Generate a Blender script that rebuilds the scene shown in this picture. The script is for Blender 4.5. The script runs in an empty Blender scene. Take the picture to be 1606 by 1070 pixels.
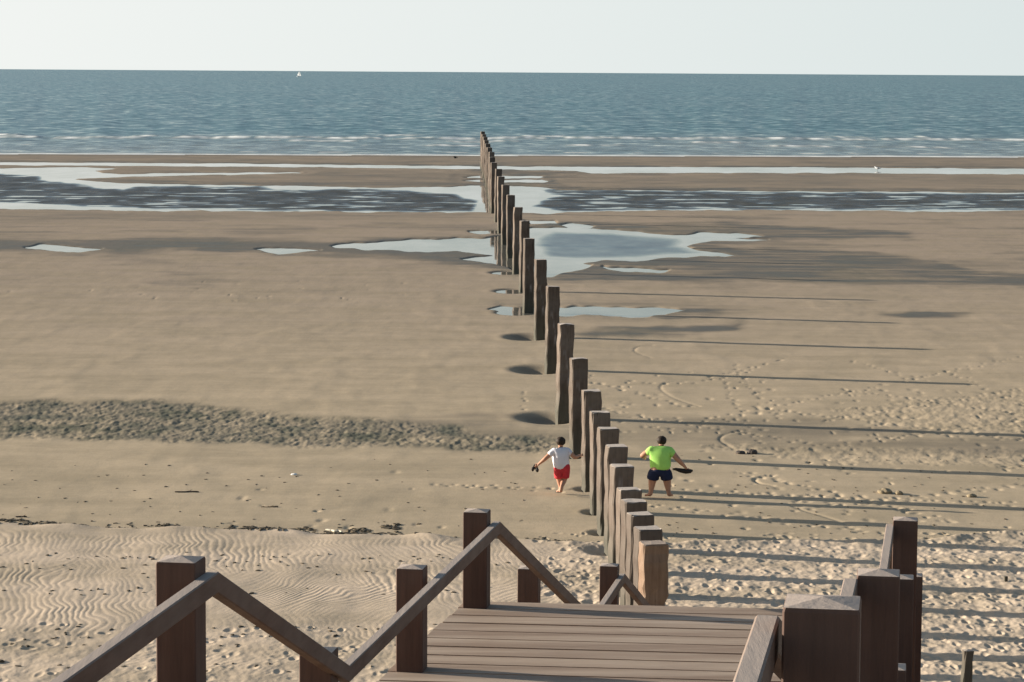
import bpy, bmesh, math, random
import numpy as np
from mathutils import Vector, Matrix, Euler
R = math.radians
random.seed(7)
rng = np.random.default_rng(11)
scene = bpy.context.scene
COL = scene.collection

# ---------------------------------------------------------------- camera, light, exposure
F = 4200.0                       # focal length in pixels of the 1606 px wide photograph
EYE = 12.0                       # the eye stands 12 m above the beach, on the dune stairs
PITCH, ROLL = math.atan(422.0 / F), R(-0.36)
cam_d = bpy.data.cameras.new("camera")
cam = bpy.data.objects.new("camera", cam_d)
COL.objects.link(cam)
cam_d.sensor_fit = 'HORIZONTAL'
cam_d.sensor_width = 36.0
cam_d.lens = 36.0 * F / 1606.0
cam_d.clip_start = 0.1
cam_d.clip_end = 200000.0
Mc = Matrix.Rotation(math.pi / 2 - PITCH, 4, 'X') @ Matrix.Rotation(-ROLL, 4, 'Z')
Mc.translation = Vector((0, 0, EYE))
cam.matrix_world = Mc
scene.camera = cam
M3 = np.array([list(r) for r in Mc.to_3x3()])

SUN_EL, SUN_AZ = R(11.5), R(-75.5)      # azimuth clockwise from +Y (the view axis); the sun is low on the left
w = bpy.data.worlds.new("World")
scene.world = w
w.use_nodes = True
nt = w.node_tree
bg = nt.nodes["Background"]
sky = nt.nodes.new("ShaderNodeTexSky")
sky.sky_type = 'NISHITA'
sky.sun_disc = False
sky.sun_elevation = SUN_EL
sky.sun_rotation = SUN_AZ
sky.altitude = 0
sky.air_density = 1.0
sky.dust_density = 1.5
sky.ozone_density = 1.0
# pale sea haze low over the horizon, brighter towards the sun, over the clear Nishita sky
def wnode(kind, **kw):
    n = nt.nodes.new(kind)
    for k, v in kw.items(): setattr(n, k, v)
    return n
tcw = wnode("ShaderNodeTexCoord"); sxyz = wnode("ShaderNodeSeparateXYZ"); nt.links.new(tcw.outputs['Generated'], sxyz.inputs[0])
mr = wnode("ShaderNodeMapRange"); mr.interpolation_type = 'SMOOTHERSTEP'
for i_, v_ in enumerate((0.02, 0.22, 1.0, 0.0)): mr.inputs[i_ + 1].default_value = v_
nt.links.new(sxyz.outputs[2], mr.inputs[0])
mx = wnode("ShaderNodeMapRange")
for i_, v_ in enumerate((-0.22, 0.22, 0.0, 1.0)): mx.inputs[i_ + 1].default_value = v_
nt.links.new(sxyz.outputs[0], mx.inputs[0])
hz = wnode("ShaderNodeMixRGB"); nt.links.new(mx.outputs[0], hz.inputs[0])
hz.inputs[1].default_value = (5.20, 5.32, 5.16, 1); hz.inputs[2].default_value = (4.12, 4.52, 4.50, 1)
tint = wnode("ShaderNodeMixRGB"); nt.links.new(mr.outputs[0], tint.inputs[0])
nt.links.new(sky.outputs[0], tint.inputs[1]); nt.links.new(hz.outputs[0], tint.inputs[2])
nt.links.new(tint.outputs[0], bg.inputs[0])
bg.inputs[1].default_value = 0.075
sl = bpy.data.lights.new("sun", 'SUN')
sl.energy = 5.0
sl.angle = R(0.5)
sl.color = (1.0, 0.90, 0.76)
sun = bpy.data.objects.new("sun", sl)
COL.objects.link(sun)
sd = Vector((math.sin(SUN_AZ) * math.cos(SUN_EL), math.cos(SUN_AZ) * math.cos(SUN_EL), math.sin(SUN_EL)))
sun.rotation_euler = sd.to_track_quat('Z', 'Y').to_euler()
sun.location = (-30, 20, 30)
scene.view_settings.view_transform = 'Standard'
scene.view_settings.look = 'None'
scene.view_settings.gamma = 1.0
scene.view_settings.exposure = 1.20

# ---------------------------------------------------------------- helpers
def ray(px, py):
    d = M3 @ np.array([(px - 803.0) / F, -(py - 535.0) / F, -1.0])
    return d
def at(px, py, Y):
    d = ray(px, py); t = Y / d[1]
    return Vector((d[0] * t, Y, EYE + d[2] * t))
def gnd(px, py, z=0.0):
    d = ray(px, py); t = (z - EYE) / d[2]
    return Vector((d[0] * t, d[1] * t, z))
def project(X, Y, Z):
    P = np.stack([X, Y, Z - EYE], 0).reshape(3, -1)
    c = M3.T @ P
    dz = np.maximum(-c[2], 1e-3)
    return (803 + F * c[0] / dz).reshape(X.shape), (535 - F * c[1] / dz).reshape(X.shape)

def link(o, parent=None):
    COL.objects.link(o)
    if parent is not None: o.parent = parent
    return o
def tag(o, label=None, cat=None, group=None, kind=None):
    if label: o["label"] = label
    if cat: o["category"] = cat
    if group: o["group"] = group
    if kind: o["kind"] = kind
    return o
def empty(name, loc, rz=0.0):
    o = bpy.data.objects.new(name, None)
    o.location = loc; o.rotation_euler = (0, 0, rz); o.empty_display_size = 0.2
    return link(o)
def bm_obj(name, bm, mat, parent=None, smooth=False):
    me = bpy.data.meshes.new(name)
    bmesh.ops.recalc_face_normals(bm, faces=bm.faces)
    bm.to_mesh(me); bm.free()
    me.materials.append(mat)
    if smooth:
        for p in me.polygons: p.use_smooth = True
    return link(bpy.data.objects.new(name, me), parent)
def box(bm, cx, cy, cz, sx, sy, sz, mat=None):
    m = Matrix.Translation((cx, cy, cz)) @ Matrix.Diagonal((sx, sy, sz, 1))
    if mat is not None: m = mat @ m
    return bmesh.ops.create_cube(bm, size=1, matrix=m)['verts']
def grid_mesh(name, X, Y, Z, mat, attrs=None):
    n, m = X.shape
    me = bpy.data.meshes.new(name)
    co = np.stack([X, Y, Z], -1).reshape(-1, 3).astype(np.float32)
    me.vertices.add(n * m); me.vertices.foreach_set("co", co.ravel())
    i = np.arange(n * m).reshape(n, m)
    q = np.stack([i[:-1, :-1], i[:-1, 1:], i[1:, 1:], i[1:, :-1]], -1).reshape(-1, 4).astype(np.int32)
    me.loops.add(q.size); me.loops.foreach_set("vertex_index", q.ravel())
    me.polygons.add(len(q)); me.polygons.foreach_set("loop_start", np.arange(0, q.size, 4, dtype=np.int32))
    me.polygons.foreach_set("use_smooth", np.ones(len(q), dtype=bool))
    me.update(calc_edges=True)
    for k, v in (attrs or {}).items():
        a = me.attributes.new(k, 'FLOAT', 'POINT'); a.data.foreach_set("value", v.astype(np.float32).ravel())
    me.materials.append(mat)
    return link(bpy.data.objects.new(name, me))
_perm = rng.permutation(1024)
_grad = rng.uniform(0, 2 * np.pi, 1024)
_gx, _gy = np.cos(_grad), np.sin(_grad)
def noise(x, y):
    xi = np.floor(x).astype(np.int64); yi = np.floor(y).astype(np.int64)
    xf = x - xi; yf = y - yi
    u = xf * xf * (3 - 2 * xf); v = yf * yf * (3 - 2 * yf)
    def g(ix, iy, dx, dy):
        h = _perm[(_perm[ix & 1023] + iy) & 1023]
        return _gx[h] * dx + _gy[h] * dy
    a = g(xi, yi, xf, yf); b = g(xi + 1, yi, xf - 1, yf)
    c = g(xi, yi + 1, xf, yf - 1); d = g(xi + 1, yi + 1, xf - 1, yf - 1)
    return 1.4 * ((a * (1 - u) + b * u) * (1 - v) + (c * (1 - u) + d * u) * v)
def fbm(x, y, o=3):
    s = 0; a = 1.0
    for k in range(o):
        s = s + a * noise(x * 2 ** k + 17.3 * k, y * 2 ** k - 9.1 * k); a *= 0.5
    return s
def sstep(a, b, x):
    t = np.clip((x - a) / (b - a), 0, 1)
    return t * t * (3 - 2 * t)
YS = 4.0
def sdist(PX, PY, poly, out, margin=30):
    """signed distance to a polygon (positive inside), depth weighted, merged into out by max"""
    P = np.array(poly, float); x0, y0 = P.min(0); x1, y1 = P.max(0)
    sel = (PX > x0 - margin) & (PX < x1 + margin) & (PY > y0 - margin / YS) & (PY < y1 + margin / YS)
    if not sel.any(): return
    x = PX[sel]; y = PY[sel] * YS; P = P * np.array([1, YS])
    dd = np.full(x.shape, 1e9); ins = np.zeros(x.shape, bool)
    for k in range(len(P)):
        ax, ay = P[k]; bx, by = P[(k + 1) % len(P)]
        ex, ey = bx - ax, by - ay
        t = np.clip(((x - ax) * ex + (y - ay) * ey) / (ex * ex + ey * ey + 1e-9), 0, 1)
        dd = np.minimum(dd, (x - ax - t * ex) ** 2 + (y - ay - t * ey) ** 2)
        c = (ay > y) != (by > y)
        with np.errstate(divide='ignore', invalid='ignore'):
            xc = (bx - ax) * (y - ay) / (by - ay + (by == ay)) + ax
        ins ^= c & (x < xc)
    s = np.sqrt(dd) * np.where(ins, 1, -1)
    out[sel] = np.maximum(out[sel], s)

# ---------------------------------------------------------------- materials
def newmat(name):
    m = bpy.data.materials.new(name); m.use_nodes = True
    return m, m.node_tree, m.node_tree.nodes["Principled BSDF"]
def nd(t, kind, **kw):
    n = t.nodes.new(kind)
    for k, v in kw.items():
        if k.startswith('_'): setattr(n, k[1:], v)
        else: n.inputs[k].default_value = v
    return n
def mix(t, fac, a, b, mode='MIX'):
    n = t.nodes.new("ShaderNodeMixRGB"); n.blend_type = mode
    for i, v in enumerate((fac, a, b)):
        if isinstance(v, bpy.types.NodeSocket): t.links.new(v, n.inputs[i])
        elif i == 0: n.inputs[0].default_value = v
        else: n.inputs[i].default_value = (*v, 1)
    return n.outputs[0]
def math_(t, op, a, b=None, c=None, clamp=False):
    n = t.nodes.new("ShaderNodeMath"); n.operation = op; n.use_clamp = clamp
    for i, v in enumerate((a, b, c)):
        if v is None: continue
        if isinstance(v, bpy.types.NodeSocket): t.links.new(v, n.inputs[i])
        else: n.inputs[i].default_value = v
    return n.outputs[0]
def maprange(t, v, a, b, c=0.0, d=1.0):
    n = t.nodes.new("ShaderNodeMapRange"); t.links.new(v, n.inputs[0])
    for i, q in enumerate((a, b, c, d)): n.inputs[i + 1].default_value = q
    return n.outputs[0]
def noise_n(t, scale, vec=None, detail=4, rough=0.55, stretch=None, coord='Object'):
    tc = nd(t, "ShaderNodeTexCoord").outputs[coord] if vec is None else vec
    if stretch:
        mp = nd(t, "ShaderNodeMapping"); mp.inputs['Scale'].default_value = stretch
        t.links.new(tc, mp.inputs[0]); tc = mp.outputs[0]
    n = nd(t, "ShaderNodeTexNoise", Scale=scale, Detail=detail, Roughness=rough)
    t.links.new(tc, n.inputs['Vector'])
    return n.outputs[0]
def attr(t, name):
    n = t.nodes.new("ShaderNodeAttribute"); n.attribute_name = name
    return n.outputs['Fac']
def bump(t, bsdf, h, strength=0.5, dist=0.02):
    b = nd(t, "ShaderNodeBump")
    for k, v in (("Strength", strength), ("Distance", dist)):
        if isinstance(v, bpy.types.NodeSocket): t.links.new(v, b.inputs[k])
        else: b.inputs[k].default_value = v
    t.links.new(h, b.inputs["Height"]); t.links.new(b.outputs[0], bsdf.inputs["Normal"])
    return b

def sand_material():
    m, t, b = newmat("sand")
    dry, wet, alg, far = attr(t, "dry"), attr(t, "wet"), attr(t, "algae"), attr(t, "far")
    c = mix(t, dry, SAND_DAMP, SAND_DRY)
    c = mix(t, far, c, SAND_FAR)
    n1 = noise_n(t, 0.30, stretch=(0.6, 1.3, 1), detail=7, rough=0.65)
    c = mix(t, maprange(t, n1, 0.40, 0.66, 0.0, 0.55), c, (0.27, 0.225, 0.155))
    n2 = noise_n(t, 6.0, stretch=(1, 0.5, 1), detail=6, rough=0.7)
    c = mix(t, maprange(t, n2, 0.3, 0.7, 0.0, 0.22), c, (0.22, 0.18, 0.12))
    c = mix(t, wet, c, SAND_WET)
    n3 = noise_n(t, 1.2, stretch=(1, 0.5, 1), detail=4)
    af = math_(t, 'MULTIPLY', alg, maprange(t, n3, 0.38, 0.55, 0.25, 1.0), clamp=True)
    c = mix(t, af, c, ALGAE)
    t.links.new(c, b.inputs["Base Color"])
    r = math_(t, 'MULTIPLY_ADD', wet, -0.45, 0.95, clamp=True)
    t.links.new(r, b.inputs["Roughness"])
    sp = math_(t, 'MULTIPLY_ADD', wet, 0.10, 0.02)
    t.links.new(sp, b.inputs["Specular IOR Level"])
    h = noise_n(t, 14.0, stretch=(1, 0.6, 1), detail=5, rough=0.7)
    bump(t, b, h, 0.5, 0.012)
    return m
def water_material(name, base, rough, attr_name="ripple"):
    m, t, b = newmat(name)
    b.inputs["IOR"].default_value = 1.33
    b.inputs["Roughness"].default_value = rough
    return m, t, b
def wood_material(name, c1, c2, grey, weather=0.5, axis=(14, 14, 0.9), randomise=0.25, slime=False, topgrey=0.5):
    m, t, b = newmat(name)
    g = noise_n(t, 1.0, stretch=axis, detail=6, rough=0.65)
    c = mix(t, maprange(t, g, 0.32, 0.68), c1, c2)
    p = noise_n(t, 1.3, detail=4)
    c = mix(t, maprange(t, p, 0.35, 0.7, 0.0, weather), c, grey)
    oi = nd(t, "ShaderNodeObjectInfo")
    v = maprange(t, oi.outputs['Random'], 0, 1, 1.0 - randomise, 1.0 + randomise)
    hs = nd(t, "ShaderNodeHueSaturation"); t.links.new(v, hs.inputs['Value']); t.links.new(c, hs.inputs['Color'])
    c = hs.outputs[0]
    # tops weather to grey, paled further by colour to carry their sunlit look
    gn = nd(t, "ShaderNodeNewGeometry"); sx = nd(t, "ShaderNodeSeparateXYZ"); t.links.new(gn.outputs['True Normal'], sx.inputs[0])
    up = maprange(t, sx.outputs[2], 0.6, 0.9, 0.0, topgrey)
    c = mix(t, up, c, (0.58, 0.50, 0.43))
    if slime:
        tc = nd(t, "ShaderNodeTexCoord"); s2 = nd(t, "ShaderNodeSeparateXYZ"); t.links.new(tc.outputs['Object'], s2.inputs[0])
        zz = math_(t, 'ADD', s2.outputs[2], math_(t, 'MULTIPLY', p, 0.8))
        low = maprange(t, zz, 1.7, 0.6, 0.0, 0.8)
        c = mix(t, low, c, (0.055, 0.055, 0.04))
        st = noise_n(t, 1.0, stretch=(5.0, 5.0, 0.8), detail=3)
        band = math_(t, 'MULTIPLY', maprange(t, zz, 2.9, 2.4, 0, 1), maprange(t, zz, 1.2, 1.7, 0, 1))
        c = mix(t, math_(t, 'MULTIPLY', band, maprange(t, st, 0.58, 0.66, 0.0, 0.6)), c, (0.33, 0.30, 0.28))
    t.links.new(c, b.inputs["Base Color"])
    b.inputs["Roughness"].default_value = 0.75
    b.inputs["Specular IOR Level"].default_value = 0.25
    bump(t, b, g, 0.5, 0.008)
    return m
def wave_normal(t, b, amp, scale, stretch, detail=3, lean=0.1):
    """wave facets: the surface normal is tipped by unfiltered noise"""
    tc = nd(t, "ShaderNodeTexCoord").outputs['Object']
    mp = nd(t, "ShaderNodeMapping"); mp.inputs['Scale'].default_value = stretch; t.links.new(tc, mp.inputs[0])
    n = nd(t, "ShaderNodeTexNoise", Scale=scale, Detail=detail, Roughness=0.6); t.links.new(mp.outputs[0], n.inputs['Vector'])
    s_ = nd(t, "ShaderNodeVectorMath", _operation='SUBTRACT'); t.links.new(n.outputs['Color'], s_.inputs[0]); s_.inputs[1].default_value = (0.5, 0.5 + lean, 0.5)     # swell runs in to the beach: its seaward-lit fronts lean shorewards
    m_ = nd(t, "ShaderNodeVectorMath", _operation='MULTIPLY'); t.links.new(s_.outputs[0], m_.inputs[0])
    if isinstance(amp, bpy.types.NodeSocket):
        cx = nd(t, "ShaderNodeCombineXYZ"); t.links.new(amp, cx.inputs[0]); t.links.new(amp, cx.inputs[1]); t.links.new(cx.outputs[0], m_.inputs[1])
    else: m_.inputs[1].default_value = (amp, amp, 0)
    g = nd(t, "ShaderNodeNewGeometry")
    a_ = nd(t, "ShaderNodeVectorMath", _operation='ADD'); t.links.new(m_.outputs[0], a_.inputs[0]); t.links.new(g.outputs['Normal'], a_.inputs[1])
    o_ = nd(t, "ShaderNodeVectorMath", _operation='NORMALIZE'); t.links.new(a_.outputs[0], o_.inputs[0])
    t.links.new(o_.outputs[0], b.inputs['Normal'])
def post_wear(m):
    t = m.node_tree; b = t.nodes["Principled BSDF"]; src = b.inputs["Base Color"].links[0].from_socket
    n = noise_n(t, 1.0, stretch=(26, 26, 1.0), detail=5, rough=0.7)
    c = mix(t, maprange(t, n, 0.60, 0.66, 0.0, 0.75), src, (0.02, 0.014, 0.010))       # drying cracks
    t.links.new(c, b.inputs["Base Color"])
def plain(name, col, rough=0.8, var=0.15, scale=20):
    m, t, b = newmat(name)
    n = noise_n(t, scale, detail=3)
    c = mix(t, maprange(t, n, 0.3, 0.7, 0, 1), tuple(x * (1 - var) for x in col), tuple(min(1, x * (1 + var)) for x in col))
    t.links.new(c, b.inputs["Base Color"]); b.inputs["Roughness"].default_value = rough
    b.inputs["Specular IOR Level"].default_value = 0.25
    return m

SAND_DRY = (0.58, 0.465, 0.35)
SAND_DAMP = (0.462, 0.370, 0.258)
SAND_FAR = (0.325, 0.260, 0.203)
SAND_WET = (0.098, 0.084, 0.062)
ALGAE = (0.088, 0.090, 0.066)
M_SAND = sand_material()

# ---------------------------------------------------------------- the beach
PT = EYE
offs = np.concatenate([np.linspace(1035, 600, 640), np.linspace(599, 350, 260)[1:], np.linspace(349, 118, 280)[1:]])
def off2D(o):      # depth of the beach seen o px under the horizon
    return EYE / np.tan(PITCH + np.arctan((o - 422.0) / F))
Dn = off2D(offs)
near = np.array([-60, -30, -10, 0, 10, 20, 28, 34, 38, 41, 43, 45, 46, 46.6, 47.2, 47.8, 48.2])
near = near[near < Dn[0] - 0.2]
Drow = np.concatenate([near, Dn, [off2D(117.0), off2D(112.0)]])
cc = np.concatenate([[-30000, -12000, -6000, -3500, -2400, -1800], np.linspace(-1500, -880, 60), np.linspace(-878, 878, 1180), np.linspace(880, 1500, 60), [1800, 2400, 3500, 6000, 12000, 30000]])
XS = np.maximum(Drow, 46.0)
Xg = XS[:, None] * cc[None, :] / F * 1.012
Yg = np.repeat(Drow[:, None], len(cc), 1)
PX, PY = project(Xg, np.maximum(Yg, 30), np.zeros_like(Xg))
jx = 9 * fbm(Xg * 0.25, Yg * 0.06, 3)
jy = (PY - 113) / 130.0 * 0.9 * fbm(Xg * 0.35 + 50, Yg * 0.07, 3)
QX, QY = PX + jx, PY + jy * np.clip((PY - 150) / 150, 0.35, 2.0)

WATER = [
 [(-2000,251.5),(-400,253.5),(0,254.5),(400,257),(760,261),(1000,262),(1250,262.5),(1606,265),(2000,267),(3600,274),(3600,283),(2000,275),(1606,273),(1350,271),(1100,270.5),(930,271.5),(905,267.5),(780,265),(400,260.8),(0,258.4),(-400,257),(-2000,256)],
 [(-2000,256),(-400,262),(0,264),(60,263),(120,262.5),(182,264.3),(150,267.5),(158,272),(200,273),(300,271.3),(400,270.8),(470,270.9),(400,272.9),(300,274.2),(200,276.6),(125,280),(118,281.5),(130,283),(200,287.5),(300,289.5),(400,291),(460,291.5),(520,293),(600,294),(660,294.2),(700,293.5),(730,292),(760,291.5),(800,291.5),(850,293.5),(870,297.5),(890,298.5),(1106,299),(1250,300),(1606,302.5),(2000,304),(3600,312),(3600,340),(2000,332),(1606,330),(1500,331),(1350,329.5),(1200,329),(1060,330),(960,330.5),(900,332),(870,335),(850,334.5),(830,333),(800,333),(760,332),(700,332.5),(600,332),(480,331),(300,330.5),(200,330),(100,328.5),(0,327),(-400,325),(-2000,318)],
 [(733,277.5),(760,276),(850,276.3),(857,277.6),(850,279.3),(760,279.3)],
 [(730,283.8),(760,282),(850,282.3),(858,283.8),(850,285.6),(760,285.6)],
 [(738,363.4),(755,361),(790,361),(790,366),(755,366)],
 [(522,386),(545,382),(580,379.5),(650,377),(762,374),(800,368),(820,360),(835,358.6),(895,357.4),(959.5,360),(1019,366),(1057,369),(1094,366),(1169,367),(1189,370),(1144,372.2),(1196,375.8),(1169,377.3),(1119,377.6),(1094,382.3),(1074,387.3),(1094,392),(1155,398.7),(1139,402),(1069,403.5),(994,408.5),(907,409),(924,413.4),(919,417),(904,423.4),(862,434.6),(850,434),(815,428),(790,416),(775,412.5),(747,411),(726,406),(745,403),(764,401.5),(778,400),(764,398.3),(740,394.5),(681,392.7),(575,391),(527,388.5)],
 [(396,393.2),(420,390.8),(470,391.2),(500,394),(460,397),(420,396.6)],
 [(35,387),(60,383.5),(110,384),(158,391),(120,395),(70,391.5)],
 [(768,487),(790,482.5),(830,484),(876,482),(907,480),(962,482),(1054,483),(1073,486.5),(1041,494.5),(965,496),(902,496),(860,493),(800,490.5)],
 [(945,416.5),(985,419.5),(1048,424),(1040,427),(980,425)],
 [(825,346.5),(870,346),(874,350),(830,350.5)],
 [(880,353.5),(900,350.5),(927,354),(920,357.5),(890,356.5)],
]
WETZ = [
 [(-2000,365),(-400,375),(0,378),(150,377),(300,375),(520,378),(560,378),(762,373),(800,365),(860,350),(960,350),(1040,354),(1160,352),(1250,356),(1420,366),(1430,375),(1300,378),(1200,380),(1130,385),(1170,390),(1280,392),(1420,405),(1450,415),(1606,432),(2000,440),(3600,460),(3600,475),(2000,455),(1606,449),(1300,446),(1000,441),(860,437),(800,430),(740,414),(650,405),(480,402),(300,392),(150,396),(0,395),(-400,394),(-2000,385)],
 [(1060,478),(1150,482),(1170,488),(1110,494),(1040,500),(1050,490)],
 [(900,520),(960,515),(1040,512),(1160,508),(1150,514),(1060,524),(1000,532),(930,530)],
 [(1390,489),(1450,487),(1530,490),(1480,493),(1420,492)],
 [(735,262),(860,263),(900,270),(880,286),(900,298),(700,294),(735,285)],
]
SEMI = [
 [(580,662),(700,650),(860,645),(1000,650),(1300,660),(1606,680),(2000,692),(2000,715),(1606,716),(1300,708),(1100,702),(900,695),(700,680)],
 [(-2000,626),(-400,630),(0,632),(250,628),(400,640),(560,655),(700,668),(860,685),(880,700),(870,712),(700,705),(500,700),(300,693),(0,690),(-400,690),(-2000,690)],
 [(-400,332),(400,333),(760,334),(700,344),(300,343),(0,352),(-400,352)],
 [(780,475),(1080,474),(1180,486),(1060,502),(850,500),(760,490)],
]
ALG = [SEMI[1]]
ROUGHR = [[(1100,695),(1180,700),(1350,700),(1606,705),(2000,710),(2000,742),(1606,737),(1400,727),(1200,716),(1100,705)],
          [(1290,640),(1420,625),(1606,620),(2000,610),(2000,690),(1606,680),(1400,668)]]

sw = np.full(PX.shape, -40.0)
for p in WATER: sdist(QX, QY, p, sw)
swet = np.full(PX.shape, -60.0)
for p in WETZ: sdist(QX, QY, p, swet, 60)
WB = [(-2000,362),(-400,374),(0,378),(150,378),(300,377),(520,380),(640,384),(760,396),(760,410),(640,402),(480,398),(300,390),(150,394),(0,393),(-400,392),(-2000,384)]
sbl = np.full(PX.shape, -60.0)
sdist(QX, QY, WB, sbl, 60)
ssemi = np.full(PX.shape, -60.0)
for p in SEMI: sdist(QX, QY, p, ssemi, 60)
salg = np.full(PX.shape, -60.0)
for p in ALG: sdist(QX, QY, p, salg, 60)
srr = np.full(PX.shape, -60.0)
for p in ROUGHR: sdist(QX, QY, p, srr, 60)

# boundary of the dry upper beach
bx = np.array([-4000,-400,0,100,300,500,700,860,1040,1250,1380,1606,2000,5000], float)
by = np.array([800,818,826,828,834,839,846,853,856,852,850,838,830,800], float)
ydry = np.interp(PX, bx, by) + 3.0 * fbm(Xg * 0.5, Yg * 0.2, 3)
dry = sstep(-1.5, 3.0, PY - ydry)
yellow = sstep(640, 760, PY)          # between the two tide lines
# heights
Z = np.zeros_like(Xg)
Z += 0.05 * noise(Xg * 0.06, Yg * 0.03) * sstep(500, 560, PY)
dist_f = np.clip(Yg / 80.0, 0.6, 5)
Z += 0.006 * dist_f * fbm(Xg * 0.9, Yg * 0.45, 3) * (1 - dry) * np.clip(1.3 - Yg / 250, 0.25, 1)
Z += 0.013 * sstep(0.0, 0.6, fbm(Xg * 0.33 + 5, Yg * 0.11, 3)) * (1 - dry) * sstep(380, 480, PY)
# dry sand sits a little higher behind the tide line
Z += 0.10 * dry * np.clip(1 - 0.0 * Yg, 0, 1)
Z += 0.07 * np.exp(-((PY - ydry - 2) / 5.0) ** 2) * (0.5 + fbm(Xg * 0.7, Yg * 0.4, 2))
# wind ripples on the left, trampled sand on the right
left = 1 - sstep(820, 960, PX + 40 * noise(Xg * 0.4, Yg * 0.4))
tramp = np.maximum(1 - left, 0.55 * sstep(970, 1030, PY + 25 * noise(Xg * 0.35, Yg * 0.3)))
wob = 0.30 * fbm(Xg * 0.55, Yg * 0.35, 3) + 0.10 * np.abs(((Yg * 0.5 + 0.8 * noise(Xg * 0.7, Yg * 0.5)) % 1.0) * 2 - 1)
ph = 2 * np.pi * (Xg + 0.16 * Yg + wob) / 0.175
rip = np.sin(ph) + 0.25 * np.sin(2 * ph + 1)
ph2 = 2 * np.pi * (Xg * 0.8 - 0.35 * Yg + 0.35 * fbm(Xg * 0.6 + 40, Yg * 0.3, 3)) / 0.15
sel = sstep(-0.1, 0.35, fbm(Xg * 0.28 + 70, Yg * 0.16, 2))
rip = (rip * (1 - sel) + np.sin(ph2) * sel) * np.clip(0.45 + 0.9 * fbm(Xg * 0.35 + 11, Yg * 0.22, 2), 0.35, 1.1)
ripamp = 0.0050 * (0.55 + 0.6 * np.clip(0.5 + noise(Xg * 0.5 + 9, Yg * 0.3), 0, 1))
startr = sstep(4, 16, PY - ydry + 8 * noise(Xg * 0.3, Yg * 0.2))
Z += dry * (1 - 0.8 * tramp) * startr * ripamp * rip
Z += dry * 0.03 * fbm(Xg * 0.45, Yg * 0.25, 3)
tr = fbm(Xg * 3.0, Yg * 1.7, 3)
tr2 = np.abs(noise(Xg * 1.6 + 30, Yg * 0.8 + 4))
Z += dry * tramp * (0.021 * tr - 0.02 * (0.25 - np.minimum(tr2, 0.25)))
# rough, weed-grown belt
salg = salg + 14 * fbm(Xg * 0.8, Yg * 0.3, 3)
sA = sstep(-18, 26, salg)
Z += sA * (0.026 * fbm(Xg * 4.0, Yg * 1.9, 3) - 0.02)
sRR = sstep(-4, 8, srr)
Z += sRR * 0.017 * fbm(Xg * 2.8, Yg * 1.3, 3)
# footprints
feet = []
def walk(px0, py0, px1, py1, n, spread=8.0):
    a, b = gnd(px0, py0), gnd(px1, py1)
    for k in range(n):
        t = (k + random.random() * 0.4) / n
        p = a.lerp(b, t)
        feet.append((p.x + random.gauss(0, spread * 0.012), p.y + (0.16 if k % 2 else -0.16) + random.gauss(0, 0.12), random.uniform(0.07, 0.11), random.uniform(0.12, 0.20), random.uniform(0.015, 0.032)))
for (x0, y0, x1, y1, n) in ((925,588,980,770,26),(935,600,1090,640,14),(1090,600,1240,560,16),(1130,590,1190,700,24),(1150,570,1215,655,22),(1100,660,1606,560,46),
        (1290,660,1606,610,44),(1320,610,1606,650,40),(1200,640,1606,690,50),(1480,580,1606,640,20),(930,640,1300,700,36),(1310,700,1606,660,36),
        (1060,770,1606,790,44),(1160,740,1500,820,34),(1000,790,1400,840,30),(1240,800,1606,760,30),(820,612,828,650,6),(680,760,905,770,18),(1330,565,1460,600,12)):
    walk(x0, y0, x1, y1, n)
for (x0, y0, x1, y1, n) in ((940,580,1250,680,70),(1300,610,1640,700,60),(1100,700,1640,740,40),(1050,740,1640,830,50),(1350,640,1640,690,30),(0,440,720,475,30),(300,740,860,830,14)):
    for k in range(n):
        p = gnd(random.uniform(x0, x1), random.uniform(y0, y1))
        feet.append((p.x, p.y, random.uniform(0.05, 0.14), random.uniform(0.10, 0.35), random.uniform(0.01, 0.035)))
def dent(x, y, rx, ry, d, p=2.0, rim=0.04):
    r0, r1 = np.searchsorted(Drow, [y - 3 * ry, y + 3 * ry])
    if r1 <= r0: return
    Ys = Yg[r0:r1, 0]
    c0 = np.searchsorted(cc, (x - 3 * rx) / (Ys.mean()) * F / 1.012 - 4); c1 = np.searchsorted(cc, (x + 3 * rx) / (Ys.mean()) * F / 1.012 + 4)
    xx = Xg[r0:r1, c0:c1] - x; yy = Yg[r0:r1, c0:c1] - y
    q = (xx / rx) ** 2 + (yy / ry) ** 2
    Z[r0:r1, c0:c1] += -d * np.exp(-q ** (p / 2)) + rim * d * np.exp(-((np.sqrt(q) - 1.5) / 0.4) ** 2)
for f in feet: dent(*f)
rs = random.Random(5)
for k in range(2600):
    x_, y_ = rs.uniform(-60, 1680), rs.uniform(835, 1085)
    if x_ < 840 and (y_ < 985 or rs.random() < 0.75): continue
    p = gnd(x_, y_)
    dent(p.x, p.y, rs.uniform(0.05, 0.12), rs.uniform(0.09, 0.20), rs.uniform(0.008, 0.030), rim=0.3)
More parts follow.
